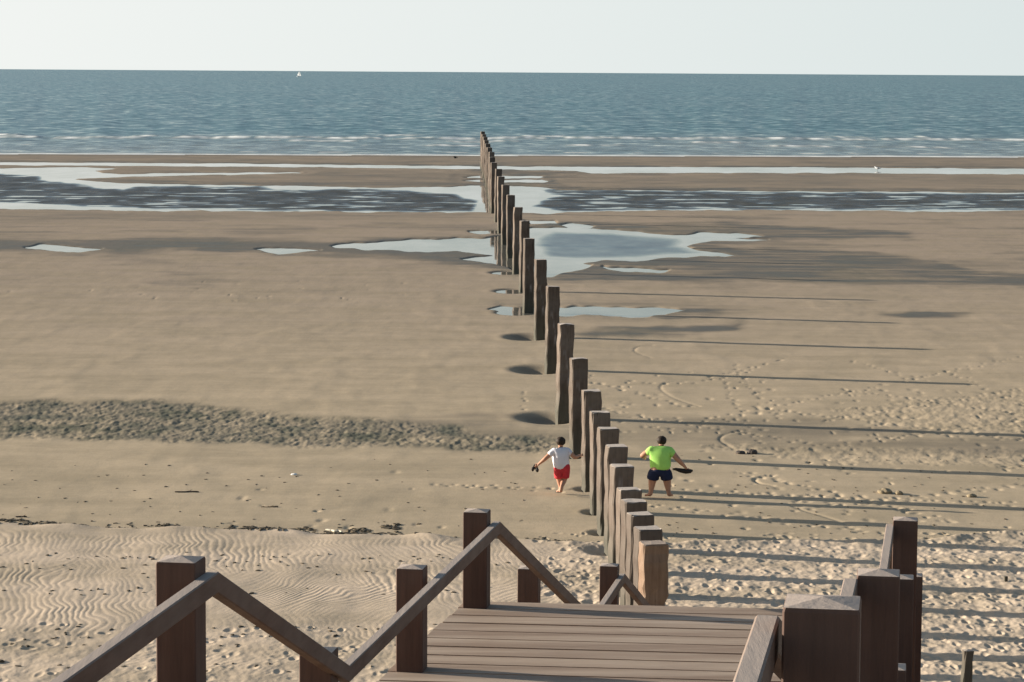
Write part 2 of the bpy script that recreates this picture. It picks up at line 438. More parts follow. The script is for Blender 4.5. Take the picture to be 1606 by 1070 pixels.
# curved marks scratched in the damp sand
def track(pts, wdt=0.07, d=0.035):
    for k in range(len(pts) - 1):
        a, b = gnd(*pts[k]), gnd(*pts[k + 1])
        n = max(2, int((b - a).length / 0.10))
        for j in range(n):
            p = a.lerp(b, j / n); dent(p.x, p.y, wdt, wdt * 2.0, d * 0.18, rim=0.0)
def arc(pts, n=10):
    o = []
    for k in range(len(pts) - 1):
        p0 = pts[max(k - 1, 0)]; p1 = pts[k]; p2 = pts[k + 1]; p3 = pts[min(k + 2, len(pts) - 1)]
        for j in range(n):
            t = j / n
            o.append(tuple(0.5 * (2 * p1[i] + (p2[i] - p0[i]) * t + (2 * p0[i] - 5 * p1[i] + 4 * p2[i] - p3[i]) * t * t + (3 * p1[i] - p0[i] - 3 * p2[i] + p3[i]) * t ** 3) for i in (0, 1)))
    return o + [pts[-1]]
track(arc([(1025,542),(1000,545),(997,552),(1022,562)]))
track(arc([(1075,598),(1045,600),(1036,608),(1050,620),(1075,630),(1098,637)]))
track(arc([(1160,675),(1135,682),(1130,690),(1145,700),(1170,710)]))
track(arc([(1215,745),(1185,750),(1190,757),(1215,762)]))
track(arc([(1235,790),(1260,800),(1300,812),(1330,822)]))

# ---- the row of posts: (centre x, top y, base y) in the photograph
POSTS = [(1022,851,1076,40),(1014,828,1041,38),(1001,805,1008,38),(993,785,977,38),(985,766,938,36),(973.5,730,902,35.5),(965,699,867,34),(952.5,671,835,33),(941,646,803,31),
         (927,612,767,29),(907,562,716,27),(884.5,508,655,23),(865,449,580,21),(847,407,529,18.5),(828,374,490,16)]
H0 = 0.0
plist = []
for (cx, ty, b, wpx) in POSTS:
    g = gnd(cx, b); plist.append((g.x, g.y, at(cx, ty, g.y).z))
tops = {4:(822.5,346.5),5:(811.5,325),6:(801.5,306),7:(792.5,290),8:(786,277),9:(781,265),10:(774.5,255),11:(772,246.5),12:(770.5,238.5),13:(768,231.6),14:(765.5,225.5),15:(763,220),16:(760.7,215),17:(758.6,210.6),18:(756.6,206.3)}
for k, (cx, ty) in tops.items():
    D = (0.001845 + 0.000267 * k) * F * EYE
    p = at(cx, ty, D); plist.append((p.x, D, p.z))
PW = 0.50
holes = []
# scour holes round the posts
for i, (x, y, z) in enumerate(plist):
    if y < 64 or i > 16: continue
    s = 1.0 if y > 78 else 0.38
    if i in (5, 6): s = 0.5
    if i in (7, 8, 9, 10): s = 0.32
    dent(x - 0.55 * s, y - 0.1, 0.85 * s, 1.25 * s, 0.31 * min(1, s) * (1 if y < 240 else 0.5), p=3.0, rim=0.05)
    holes.append((x - 0.7 * s, y, 0.9 * s, 1.4 * s))

Z += 0.25 * (dry * 0)
carve = sstep(-6, 5, sw)
lift = 0.035 * (1 - carve) * sstep(520, 400, PY)     # a mild swell of the flats above the water level
Z = Z + lift
Z = Z * (1 - carve) + carve * (-0.12)
# raised bars between the channels
Z += 0.05 * sstep(8, 30, -sw) * sstep(340, 300, PY)
# sea bed
sea_y = 241 + (PX) * 5.0 / 1606.0 + 1.6
Z = np.where(PY < sea_y, np.minimum(Z, -0.05 - (sea_y - PY) * 0.06), Z)
# dune under the stairs, just below the picture
lim = EYE - 0.2277 * Yg - 1.15
Z = np.where(Yg < 48.5, np.maximum(Z, np.minimum(lim, 11.5) + 0.12 * noise(Xg * 0.3, Yg * 0.3)), Z)

strk = fbm(Xg * 0.10 + 2, Yg * 0.20, 4)
wet = np.clip(0.95 * sstep(-22, 16, swet + 22 * strk) * (0.95 + 0.5 * fbm(Xg * 0.12, Yg * 0.05, 3)), 0, 1)
wet = np.maximum(wet, np.exp(-np.clip(-sw, 0, 99) / 6.0) * 0.9 * (sw > -39))
wet = np.maximum(wet, 0.42 * sstep(-25, 25, ssemi))
wet = np.maximum(wet, 0.35 * sstep(-0.02, -0.12, Z) * (PY > 380))
blot = sstep(0.15, 0.8, fbm(Xg * 0.13 + 3, Yg * 0.16, 4)) * 0.42 * sstep(560, 380, PY)
wet = np.clip(np.maximum(wet, blot), 0, 1)
for (hx, hy, hrx, hry) in holes:
    if hy < 75: continue
    wet = np.maximum(wet, 0.5 * sstep(1.5, 0.6, np.sqrt(((Xg - hx) / hrx) ** 2 + ((Yg - hy) / hry) ** 2)))
wet = np.maximum(wet, sstep(302, 285, PY) * np.clip(0.46 + 0.3 * fbm(Xg * 0.05, Yg * 0.03, 3), 0, 0.7))
wet = np.maximum(wet, sstep(1.6, 0.4, np.abs(PY - np.interp(PX, [0, 400, 803, 1606], [253.0, 256.0, 260.2, 262.5]))) * 0.95)          # darker line along the steep lip of the outer bar
wet = np.maximum(wet, sstep(4.5, 1, np.abs(PY - np.interp(PX, [200, 300, 400, 760, 880, 1106, 1606], [284, 287.5, 289, 290, 296.5, 297, 300]))) * 0.85)
wet = np.maximum(wet, sstep(3.5, 0, np.abs(PY - np.interp(PX, [-400, 0, 250, 500], [344, 343, 342, 338]))) * 0.55 * sstep(520, 300, PX))
wet = np.maximum(wet, 0.45 * sstep(0.1, 0.7, fbm(Xg * 0.08 + 8, Yg * 0.09, 4)) * sstep(470, 400, PY))
wet = wet * np.clip(0.85 + 0.75 * fbm(Xg * 0.16 + 60, Yg * 0.55, 4), 0.25, 1.35)
wet = np.clip(np.maximum(wet, 0.85 * sstep(-14, 14, sbl)), 0, 1)
wet = np.where(PY < sea_y + 2.5, np.maximum(wet, 0.6), wet)
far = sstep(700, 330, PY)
alg = 0.85 * sstep(-20, 22, salg) * np.clip(0.75 + 0.9 * fbm(Xg * 0.5 + 4, Yg * 0.25, 3), 0.15, 1.1)
alg = np.maximum(alg, 0.35 * sstep(-10, 20, swet) * sstep(0.0, 0.5, fbm(Xg * 0.12, Yg * 0.03 + 7, 2)))
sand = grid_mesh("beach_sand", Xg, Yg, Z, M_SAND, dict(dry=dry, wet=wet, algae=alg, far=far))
tag(sand, kind='structure')

# ---------------------------------------------------------------- tidal water lying in the channels
def fan(o0, o1, n, cols, z):
    o = np.linspace(o0, o1, n); D = off2D(o)
    X = D[:, None] * cols[None, :] / F * 1.012; Y = np.repeat(D[:, None], len(cols), 1)
    return X, Y, np.full_like(X, z)
wc = np.concatenate([[-6000, -3000, -2000], np.linspace(-1500, 1500, 900), [2000, 3000, 6000]])
Xw, Yw, Zw = fan(400, 125, 500, wc, -0.035)
WX, WY = project(Xw, Yw, Zw)
WX2 = WX + 14 * fbm(Xw * 0.25, Yw * 0.05, 3); WY2 = WY + 1.6 * fbm(Xw * 0.3, Yw * 0.07 + 4, 3)
DARK = [
 [(-2000,266),(-400,273),(0,275),(50,276.5),(58,282),(75,286),(115,289.5),(150,297),(185,299),(210,294.5),(300,293.8),(400,294.5),(440,299),(500,300),(560,297),(600,300),(660,302),(700,306),(718,311),(742,316),(742,330),(650,330.5),(480,329),(330,328),(250,326),(130,321),(60,319),(0,316),(-400,314),(-2000,308)],
 [(862,299.5),(1000,300.5),(1200,303),(1350,304),(1606,306),(2000,308),(3600,316),(3600,335),(2000,328),(1606,327.5),(1400,327.5),(1200,327),(1060,328),(960,329),(880,331),(838,322.5),(855,315.5),(875,311),(910,307),(870,303)],
]
MID = [[(870,364),(960,366),(1060,375),(1060,386),(1100,396),(1000,404),(905,406),(860,402),(835,385)]]
sdk = np.full(WX.shape, -40.0)
for p in DARK: sdist(WX2, WY2, p, sdk)
smd = np.full(WX.shape, -40.0)
for p in MID: sdist(WX2, WY2, p, smd)
streak = sstep(0.32, 0.55, fbm(WX * 0.013, WY * 0.42, 3) + 0.25 * sstep(300, 322, WY) * (0.5 + noise(WX * 0.006, WY * 0.05)))
rp = sstep(-12, 5, sdk + 3 * fbm(Xw * 0.3, Yw * 0.1 + 9, 3)) * (1 - 0.85 * streak)
rp = np.maximum(rp, 0.30 * sstep(-14, 22, smd))
rp = np.maximum(rp, 0.085 + 0.05 * fbm(Xw * 0.12, Yw * 0.03, 2))
m, t, b = newmat("shallow_water")
b.inputs["IOR"].default_value = 1.33; b.inputs["Roughness"].default_value = 0.04
t.links.new(mix(t, attr(t, "ripple"), (0.13, 0.125, 0.105), (0.100, 0.088, 0.058)), b.inputs["Base Color"])
wave_normal(t, b, math_(t, 'MULTIPLY', attr(t, "ripple"), 0.34), 0.9, (0.5, 0.22, 1), 5, lean=0.72)
water = grid_mesh("tidal_pool_water", Xw, Yw, Zw, m, dict(ripple=rp))
tag(water, kind='structure')

# ---------------------------------------------------------------- the sea
so = np.concatenate([np.linspace(136, 60, 420), np.linspace(59.8, 8, 220)[1:], [6, 4.5, 3, 2, 1.2, 0.7]])
sD = off2D(so)
scs = np.concatenate([[-40000, -12000, -6000, -3000, -1800], np.linspace(-1300, 1300, 1000), [1800, 3000, 6000, 12000, 40000]])
Xs = sD[:, None] * scs[None, :] / F * 1.012; Ys = np.repeat(sD[:, None], len(scs), 1)
SX, SY = project(Xs, Ys, np.zeros_like(Xs))
gs = np.clip(Ys / 400, 1, 20)
sw1 = fbm(Xs / 7.0 / gs, Ys / 13.0 / gs, 3)
Zs = -0.02 + 0.10 * sw1 * np.clip((Ys - 385) / 80, 0.1, 1.0) * np.minimum(gs, 2.5)
# breakers rolling in
line_y = np.interp(SX, [-400, 0, 400, 760, 1100, 1606, 2000], [213, 215, 217, 217, 217.5, 220, 222])
foam = np.zeros_like(Xs)
for dy, thr, hgt in ((0.0, -0.45, 0.30), (-3.5, 0.15, 0.25), (4.5, 0.12, 0.15), (11.0, 0.35, 0.1)):
    yl = line_y + dy + 2.0 * noise(Xs / 30 + dy, Ys * 0 + dy)
    act = sstep(thr, thr + 0.35, fbm(Xs / 14.0 + dy * 3.1, Ys * 0 + dy * 7.7, 4) + 0.12)
    prof = np.exp(-((SY - yl) / 1.1) ** 2)
    Zs += hgt * prof * (0.4 + 0.6 * act)
    foam = np.maximum(foam, act * np.exp(-((SY - yl - 0.6) / 1.0) ** 2) * np.clip(0.75 + 1.2 * noise(Xs * 0.55, Ys * 0.1), 0, 1.2))
edge = 241.2 + SX * 5.0 / 1606.0
e2 = edge + 0.8 * noise(Xs / 12.0, Ys * 0)
foam = np.maximum(foam, 1.1 * np.exp(-((SY - e2) / 1.3) ** 2))
foam = np.maximum(foam, 0.8 * np.exp(-((SY - e2 + 4.5) / 0.7) ** 2) * sstep(0.1, 0.5, fbm(Xs / 6.0, Ys * 0 + 3, 3)))
murk = sstep(200, 232, SY + 4 * noise(Xs / 20, Ys / 40))
m, t, b = newmat("sea_water")
b.inputs["IOR"].default_value = 1.33; b.inputs["Roughness"].default_value = 0.12
fa = attr(t, "foam")
bigp = noise_n(t, 0.012, stretch=(1, 0.35, 1), detail=5)
cb = mix(t, attr(t, "murk"), SEA_A if 'SEA_A' in globals() else (0.036, 0.112, 0.106), (0.20, 0.215, 0.18))
cb = mix(t, maprange(t, bigp, 0.4, 0.62, 0, 0.6), cb, (0.070, 0.130, 0.118))
cb = mix(t, math_(t, 'MULTIPLY', fa, 0.8, clamp=True), cb, (0.82, 0.83, 0.80))
t.links.new(cb, b.inputs["Base Color"])
t.links.new(math_(t, 'MULTIPLY_ADD', fa, 0.7, 0.12, clamp=True), b.inputs["Roughness"])
wave_normal(t, b, 0.42, 0.40, (0.75, 0.42, 1), 6, lean=0.285)
sea = grid_mesh("sea_water", Xs, Ys, Zs, m, dict(foam=foam, murk=murk))
tag(sea, kind='structure')

# ---------------------------------------------------------------- beach posts
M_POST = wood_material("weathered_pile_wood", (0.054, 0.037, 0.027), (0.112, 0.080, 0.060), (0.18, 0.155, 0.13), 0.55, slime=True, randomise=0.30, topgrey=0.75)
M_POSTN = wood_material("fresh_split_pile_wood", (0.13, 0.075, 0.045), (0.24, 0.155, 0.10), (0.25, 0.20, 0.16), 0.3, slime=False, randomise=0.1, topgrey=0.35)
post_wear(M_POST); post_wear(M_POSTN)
def pile_mesh(name, h, wd, dp, seed, rough=0.01, mat=M_POST, split=False):
    rr = random.Random(seed)
    bm = bmesh.new()
    nz = 22 if split else 12
    n = 4
    rings = []
    z0 = -0.8
    for k in range(nz + 1):
        zz = z0 + (h - z0) * k / nz
        ring = []
        ox, oy = rr.gauss(0, rough * 0.6), rr.gauss(0, rough * 0.6)
        # chamfered square with extra points along each side
        base = []
        c = 0.03
        for (sx, sy) in ((-1, -1), (1, -1), (1, 1), (-1, 1)):
            pass
        pts = [(-1 + c * 2 / wd, -1), (-0.33, -1), (0.33, -1), (1 - c * 2 / wd, -1), (1, -1 + c * 2 / dp), (1, 0), (1, 1 - c * 2 / dp), (1 - c * 2 / wd, 1), (0, 1), (-1 + c * 2 / wd, 1), (-1, 1 - c * 2 / dp), (-1, 0), (-1, -1 + c * 2 / dp)]
        for (u, v) in pts:
            x = u * wd / 2 + rr.gauss(0, rough * 0.5) + ox; y = v * dp / 2 + rr.gauss(0, rough * 0.4) + oy
            if split and u > 0.3:
                tt = (zz / h)
                if 0.12 < tt < 0.62: x -= 0.035 * (1 + math.sin(tt * 23)) * (0.7 + 0.6 * rr.random())
                if tt < 0.12: x += 0.05
            if split and abs(u) < 0.4 and v < -0.9 and -0.05 < zz / h < 0.5 and u > 0: y += 0.06
            ring.append(bm.verts.new((x, y, zz)))
        rings.append(ring)
    m_ = len(rings[0])
    for k in range(nz):
        for j in range(m_):
            bm.faces.new((rings[k][j], rings[k][(j + 1) % m_], rings[k + 1][(j + 1) % m_], rings[k + 1][j]))
    # top: slightly bevelled, slightly uneven
    top = [bm.verts.new((v.co.x * 0.93, v.co.y * 0.93, h + 0.025 + rr.gauss(0, 0.006))) for v in rings[-1]]
    for j in range(m_): bm.faces.new((rings[-1][j], rings[-1][(j + 1) % m_], top[(j + 1) % m_], top[j]))
    bm.faces.new(top)
    return bm_obj(name, bm, mat)
ORD = ["first","second","third","fourth","fifth","sixth","seventh","eighth","ninth","tenth","eleventh","twelfth","thirteenth","fourteenth","fifteenth","sixteenth","seventeenth","eighteenth","nineteenth","twentieth",
       "twenty-first","twenty-second","twenty-third","twenty-fourth","twenty-fifth","twenty-sixth","twenty-seventh","twenty-eighth","twenty-ninth","thirtieth","thirty-first"]
NP_ = len(plist)
for i, (x, y, z) in enumerate(plist):
    near_ = i == 0
    o = pile_mesh("beach_post", z - 0.025, PW, PW * 0.98, 100 + i, 0.015 if i else 0.018, M_POSTN if near_ else M_POST, split=near_)
    o.location = (x, y, 0)
    o.rotation_euler = (R(random.uniform(-0.6, 0.6)), R(random.uniform(-0.6, 0.6)), R(10 + random.uniform(-1.5, 1.5)))
    if near_: lab = "squat reddish post with a split, chipped front, nearest the boardwalk steps"
    elif i == NP_ - 1: lab = "farthest dark wooden post of the row, at the sea end"
    elif y < 75: lab = f"square brown wooden post, {ORD[i]} of the row counted from the boardwalk"
    elif i == 9: lab = "tall square wooden post right beside the walker in the white shirt"
    elif i == 11: lab = "tall square wooden post, twelfth from the boardwalk, just beyond the weed belt"
    elif y < 140: lab = f"tall square wooden post in damp sand, {ORD[i]} of the row from the boardwalk"
    elif y < 225: lab = f"dark wooden post by the wide pool, {ORD[i]} of the row from the boardwalk"
    else: lab = f"far dark wooden post by the channels, {ORD[NP_ - 1 - i]} of the row from the sea"
    tag(o, lab, "post", "square wooden posts in the row running to the sea")

# ---------------------------------------------------------------- boardwalk stairs
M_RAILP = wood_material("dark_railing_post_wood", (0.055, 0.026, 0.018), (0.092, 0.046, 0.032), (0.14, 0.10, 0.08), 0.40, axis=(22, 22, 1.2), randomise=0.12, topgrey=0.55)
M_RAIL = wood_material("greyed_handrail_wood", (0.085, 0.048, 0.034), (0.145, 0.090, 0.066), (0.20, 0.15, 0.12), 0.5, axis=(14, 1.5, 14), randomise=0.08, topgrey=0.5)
def board_tones(m):
    t = m.node_tree; b = t.nodes["Principled BSDF"]; src = b.inputs["Base Color"].links[0].from_socket
    v = noise_n(t, 1.0, stretch=(0.22, 3.7, 0.0), detail=0)
    sc2 = noise_n(t, 1.0, stretch=(2.0, 30, 4), detail=5, rough=0.7)
    c = mix(t, maprange(t, v, 0.35, 0.65, 0.0, 0.6), src, (0.17, 0.11, 0.075))
    c = mix(t, maprange(t, sc2, 0.52, 0.68, 0.0, 0.5), c, (0.40, 0.32, 0.25))
    t.links.new(c, b.inputs["Base Color"])
M_DECK = wood_material("weathered_deck_boards", (0.22, 0.15, 0.10), (0.36, 0.265, 0.19), (0.37, 0.29, 0.22), 0.5, axis=(1.0, 12, 8), randomise=0.0, topgrey=0.15)
board_tones(M_DECK)
root = empty("boardwalk_stairs", (0, 0, 0))
tag(root, "dark brown wooden boardwalk stairs with railings going down the dune to the beach", "stairs")
PWD = 0.22
def ang_at(p): return R(-8.5)
def rpost(px, py_top, D, hgt_down=1.5, kind='post', cap=0.020, wd=PWD):
    p = at(px, py_top, D)
    bm = bmesh.new()
    h = hgt_down
    c = 0.006
    a = wd / 2
    def ring(z, s):
        return [bm.verts.new((u * s, v * s, z)) for (u, v) in ((-a + c, -a), (a - c, -a), (a, -a + c), (a, a - c), (a - c, a), (-a + c, a), (-a, a - c), (-a, -a + c))]
    r0 = ring(-h, 1); r1 = ring(-0.012, 1); r2 = ring(0.0, 0.965); ap = bm.verts.new((0, 0, cap))
    for A, B in ((r0, r1), (r1, r2)):
        for j in range(8): bm.faces.new((A[j], A[(j + 1) % 8], B[(j + 1) % 8], B[j]))
    for j in range(8): bm.faces.new((r2[j], r2[(j + 1) % 8], ap))
    o = bm_obj("post", bm, M_RAILP, root)
    o.location = p; o.rotation_euler = (0, 0, R(-8.5))
    return p
# front-edge-of-top pixel y, centre x, depth
L1 = rpost(283.5, 877, 14.3, 2.6)
PL = rpost(500, 1019, 17.6, 1.8)
L2 = rpost(646, 889, 21.4, 2.4)
L3 = rpost(748, 801, 24.0, 2.4)
ML = rpost(830, 890, 28.1, 2.2)
NL = rpost(956, 886, 32.4, 2.2)
R1_ = rpost(1290, 944, 7.6, 1.8, cap=0.016)
R2_ = rpost(1378, 898, 13.6, 2.4)
R3_ = rpost(1420, 814, 23.6, 2.4)
# mirrored posts partly hidden behind the right-hand ones
def line_pt(a, b, D):
    t = (D - a.y) / (b.y - a.y); return a.x + (b.x - a.x) * t
def rpost_xyz(x, D, z, h=2.2):
    # pixel of that point
    px, py = project(np.array([x]), np.array([D]), np.array([z])); return rpost(float(px[0]), float(py[0]), D, h)
rpost_xyz(line_pt(R2_, R3_, 21.1) + 0.0, 21.1, L2.z)
rpost_xyz(line_pt(R2_, R3_, 17.2), 17.2, PL.z)
rpost_xyz(line_pt(R2_, R3_, 27.5) + 0.03, 27.5, ML.z + 0.06)
rpost_xyz(0.146 * 32.0, 32.0, NL.z)
rpost_xyz(line_pt(R1_, R2_, 10.9), 10.9, EYE - 2.62)
rpost_xyz(line_pt(L1, L3, 11.1), 11.1, EYE - 2.60)
rpost_xyz(line_pt(L1, L3, 7.9), 7.9, R1_.z)
# foot posts farther down the dune
rpost_xyz(line_pt(L3, NL, 40.5), 40.5, EYE - 9.0)
rpost_xyz(0.140 * 40.0, 40.0, EYE - 9.0)
# handrails: polyline on the inner face of the posts
RW, RH = 0.072, 0.115
def rail(name, pts, parent):
    bm = bmesh.new()
    prev = None
    n = len(pts)
    for i, p in enumerate(pts):
        p = Vector(p)
        d0 = (Vector(pts[i]) - Vector(pts[max(i - 1, 0)])); d1 = (Vector(pts[min(i + 1, n - 1)]) - Vector(pts[i]))
        if d0.length < 1e-6: d0 = d1
        if d1.length < 1e-6: d1 = d0
        d0.normalize(); d1.normalize()
        tdir = (d0 + d1).normalized()
        side = Vector((tdir.y, -tdir.x, 0)).normalized()
        up = side.cross(tdir).normalized()
        k = 1.0 / max(0.5, tdir.dot(d0))
        c = 0.007
        w2, h2 = RW / 2, RH / 2 * k
        ring = [bm.verts.new(p + side * u + up * v) for (u, v) in ((-w2, -h2 + c), (-w2 + c, -h2), (w2 - c, -h2), (w2, -h2 + c), (w2, h2 - c), (w2 - c, h2), (-w2 + c, h2), (-w2, h2 - c))]
        if prev:
            for j in range(8): bm.faces.new((prev[j], prev[(j + 1) % 8], ring[(j + 1) % 8], ring[j]))
        else: bm.faces.new(ring)
        prev = ring
    bm.faces.new(prev)
    return bm_obj(name, bm, M_RAIL, parent)
OFFS = PWD / 2 + RW / 2 + 0.004
def LP(px, py, D):        # rail kink given by the pixel of its top edge
    p = at(px, py, D); p.z -= RH / 2; return p
k_l3 = LP(779, 818, 24.15); k_l1 = LP(333, 897, 14.4); k_p = LP(541, 1031, 17.9)
lx = lambda D: line_pt(L1, L3, D) + OFFS
lxf = lambda D: line_pt(L3, NL, D) + OFFS
zb = (k_l3.z)
k_n = LP(976, 900, 32.6)
rail_l = [(lx(3.0), 3.0, EYE - 1.62), (lx(8.0), 8.0, EYE - 1.62), (lx(11.4), 11.4, k_l1.z), tuple(k_l1), (k_p.x, 17.9, (k_p.z + zb) / 2), tuple(k_l3), (lxf(29.9) + 0.02, 29.9, k_n.z), tuple(k_n), (lxf(40.6), 40.6, EYE - 9.1)]
rail("handrail", rail_l, root)
rx = lambda D: line_pt(R2_, R3_, D) - OFFS
k_r1 = at(1203.5, 966, 7.75); k_r1.z -= RH / 2
k_r1b = at(1172, 1066, 6.95); 
dr = (k_r1.x - k_r1b.x) / (7.75 - 6.95)
k_r2 = LP(1334, 908, 13.5); k_r3 = LP(1396, 822, 23.6)
rail_r = [(k_r1.x - 0.16 * 4.7, 3.05, k_r1.z), tuple(k_r1), (line_pt(R1_, R2_, 11.0) - OFFS, 11.0, k_r2.z), tuple(k_r2), (rx(17.3), 17.3, k_r3.z), tuple(k_r3), (rx(29.4), 29.4, k_n.z), (0.146 * 32.0 - OFFS, 32.2, k_n.z), (0.140 * 40 - OFFS, 40.1, EYE - 9.1)]
rail("handrail", rail_r, root)
# decks and steps. Board direction runs a little nearer to the right.
zB = at(745, 951, 24.0).z
print("deck z", zB, "L3 height", L3.z - zB, "L1", L1.z, "R2", R2_.z, "rails", [round(p[2], 2) for p in rail_l], [round(p[2], 2) for p in rail_r])
def deck(name, dfar, dnear, z, xl, xr, bw, gap=0.034, th=0.045):
    """boards laid across; xl(D), xr(D) give the ends; the right ends lie nearer by SK"""
    rr = random.Random(int(dfar * 10))
    bm = bmesh.new()
    D = dfar
    while D > dnear:
        e = rr.uniform(-0.012, 0.012); zt = z + rr.uniform(-0.003, 0.003)
        a, b_ = D, D - bw + gap
        vs = []
        for (yy) in (a, b_):
            Xl = xl(yy) + e; Xr = xr(yy) + e
            sk = -0.092 * (Xr - Xl)
            vs.append(((Xl, yy), (Xr, yy + sk)))
        n = 8
        top = []; bot = []
        for row in vs:
            (x0, y0), (x1, y1) = row
            top.append([bm.verts.new((x0 + (x1 - x0) * j / n, y0 + (y1 - y0) * j / n, zt)) for j in range(n + 1)])
            bot.append([bm.verts.new((x0 + (x1 - x0) * j / n, y0 + (y1 - y0) * j / n, zt - th)) for j in range(n + 1)])
        for j in range(n):
            bm.faces.new((top[0][j], top[0][j + 1], top[1][j + 1], top[1][j]))
            bm.faces.new((bot[0][j], bot[1][j], bot[1][j + 1], bot[0][j + 1]))
            bm.faces.new((top[0][j], bot[0][j], bot[0][j + 1], top[0][j + 1]))
            bm.faces.new((top[1][j], top[1][j + 1], bot[1][j + 1], bot[1][j]))
        for j in (0, n): bm.faces.new((top[0][j], top[1][j], bot[1][j], bot[0][j]))
        D -= bw
    return bm_obj(name, bm, M_DECK, root)
c1 = gnd(719, 953, zB); c2 = gnd(592, 1069, zB)
dslope = (c1.x - c2.x) / (c1.y - c2.y)
xlB = lambda D: c1.x + dslope * (D - c1.y)
xrB = lambda D: line_pt(R2_, R3_, D) - 0.12
xrC = lambda D: min(xrB(D), 0.136 * D)
bw = 0.325
deck("deck", c1.y + 0.30, 18.2, zB, xlB, xrB, bw)
def beam(name, p0, p1, wd, ht, mat):
    a, b_ = Vector(p0), Vector(p1); d = b_ - a; L = d.length
    q = d.to_track_quat('Y', 'Z').to_matrix().to_4x4(); q.translation = (a + b_) / 2
    bm = bmesh.new(); box(bm, 0, 0, 0, wd, L, ht, q)
    return bm_obj(name, bm, mat, root)
xl_ = lambda D: line_pt(L1, L3, D) - 0.16
for (f0, f1, z) in ((14.6, 10.9, zB + (k_l1.z - k_l3.z)), (7.9, 1.0, zB + (k_r1.z - k_l3.z)), (32.9, 29.6, zB + (k_n.z - k_l3.z))):
    deck("deck", f0, f1, z, xl_, xrC if f0 > 30 else xrB, bw)
def flight(d0, z0, d1, z1):
    xrB = xrC if d0 > 20 else globals()['xrB']
    n = max(3, int(round((z0 - z1) / 0.18)))
    bm = bmesh.new()
    for k in range(1, n):
        D = d0 + (d1 - d0) * k / n; z = z0 + (z1 - z0) * k / n
        x0, x1 = xl_(D) + 0.02, xrB(D) - 0.02
        tr_ = (d1 - d0) / n
        M = Matrix.Translation(((x0 + x1) / 2, D - 0.092 * (x1 - x0) / 2 - tr_ / 2, z - 0.03)) @ Matrix.Shear('XZ', 4, (0, 0)) @ Matrix.Rotation(-0.092, 4, 'Z')
        box(bm, 0, 0, 0, x1 - x0, tr_ * 0.96, 0.045, M)
    o = bm_obj("step_flight", bm, M_DECK, root)
    for xf in (xl_, xrB):
        s = 0 if xf is xl_ else -0.092 * 3.9
        beam("stringer", (xf(d0), d0 + s - 0.1, z0 - 0.26), (xf(d1), d1 + s - 0.1, z1 - 0.22), 0.07, 0.28, M_RAILP)
zA = zB + (k_l1.z - k_l3.z); zZ = zB + (k_r1.z - k_l3.z); zC = zB + (k_n.z - k_l3.z)
flight(7.9, zZ, 10.9, zA); flight(14.6, zA, 18.2, zB); flight(24.5, zB, 29.6, zC); flight(32.9, zC, 40.2, EYE - 9.95)
# edge joists under the visible deck
yf = c1.y + 0.21
beam("joist", (xlB(yf) + 0.03, yf, zB - 0.15), (xrB(yf) - 0.03, yf - 0.092 * (xrB(yf) - xlB(yf)), zB - 0.15), 0.08, 0.2, M_RAILP)
beam("joist", (xlB(yf) + 0.1, yf - 0.05, zB - 0.16), (xlB(18.5) + 0.1, 18.5, zB - 0.16), 0.08, 0.2, M_RAILP)
# ---------------------------------------------------------------- ground height lookup
def ground_z(x, y):
    r = min(max(int(np.searchsorted(Drow, y)), 1), len(Drow) - 1)
    c = int(np.argmin(np.abs(Xg[r] - x)))
    return float(Z[r, c])
def bmo(name, parts_fn, mat, parent=None, smooth=True):
    bm = bmesh.new(); parts_fn(bm); return bm_obj(name, bm, mat, parent, smooth)
def ellip(bm, c, r, rot=None, seg=14, rings=9, jit=0.0, rr=random):
    m = Matrix.Translation(c) @ (rot.to_matrix().to_4x4() if rot else Matrix.Identity(4)) @ Matrix.Diagonal((*r, 1))
    vs = bmesh.ops.create_uvsphere(bm, u_segments=seg, v_segments=rings, radius=1, matrix=m)['verts']
    if jit:
        for v in vs: v.co += Vector((rr.gauss(0, jit), rr.gauss(0, jit), rr.gauss(0, jit)))
    return vs
def tube(bm, pts, radii, n=6):
    prev = None
    for i, p in enumerate(pts):
        p = Vector(p); d = (Vector(pts[min(i + 1, len(pts) - 1)]) - Vector(pts[max(i - 1, 0)])).normalized()
        a = d.orthogonal().normalized(); b_ = d.cross(a)
        ring = [bm.verts.new(p + (a * math.cos(2 * math.pi * j / n) + b_ * math.sin(2 * math.pi * j / n)) * radii[i]) for j in range(n)]
        if prev:
            # keep the rings aligned
            k0 = min(range(n), key=lambda k: (ring[k].co - prev[0].co).length)
            ring = ring[k0:] + ring[:k0]
            for j in range(n): bm.faces.new((prev[j], prev[(j + 1) % n], ring[(j + 1) % n], ring[j]))
        else: bm.faces.new(ring)
        prev = ring
    bm.faces.new(prev)

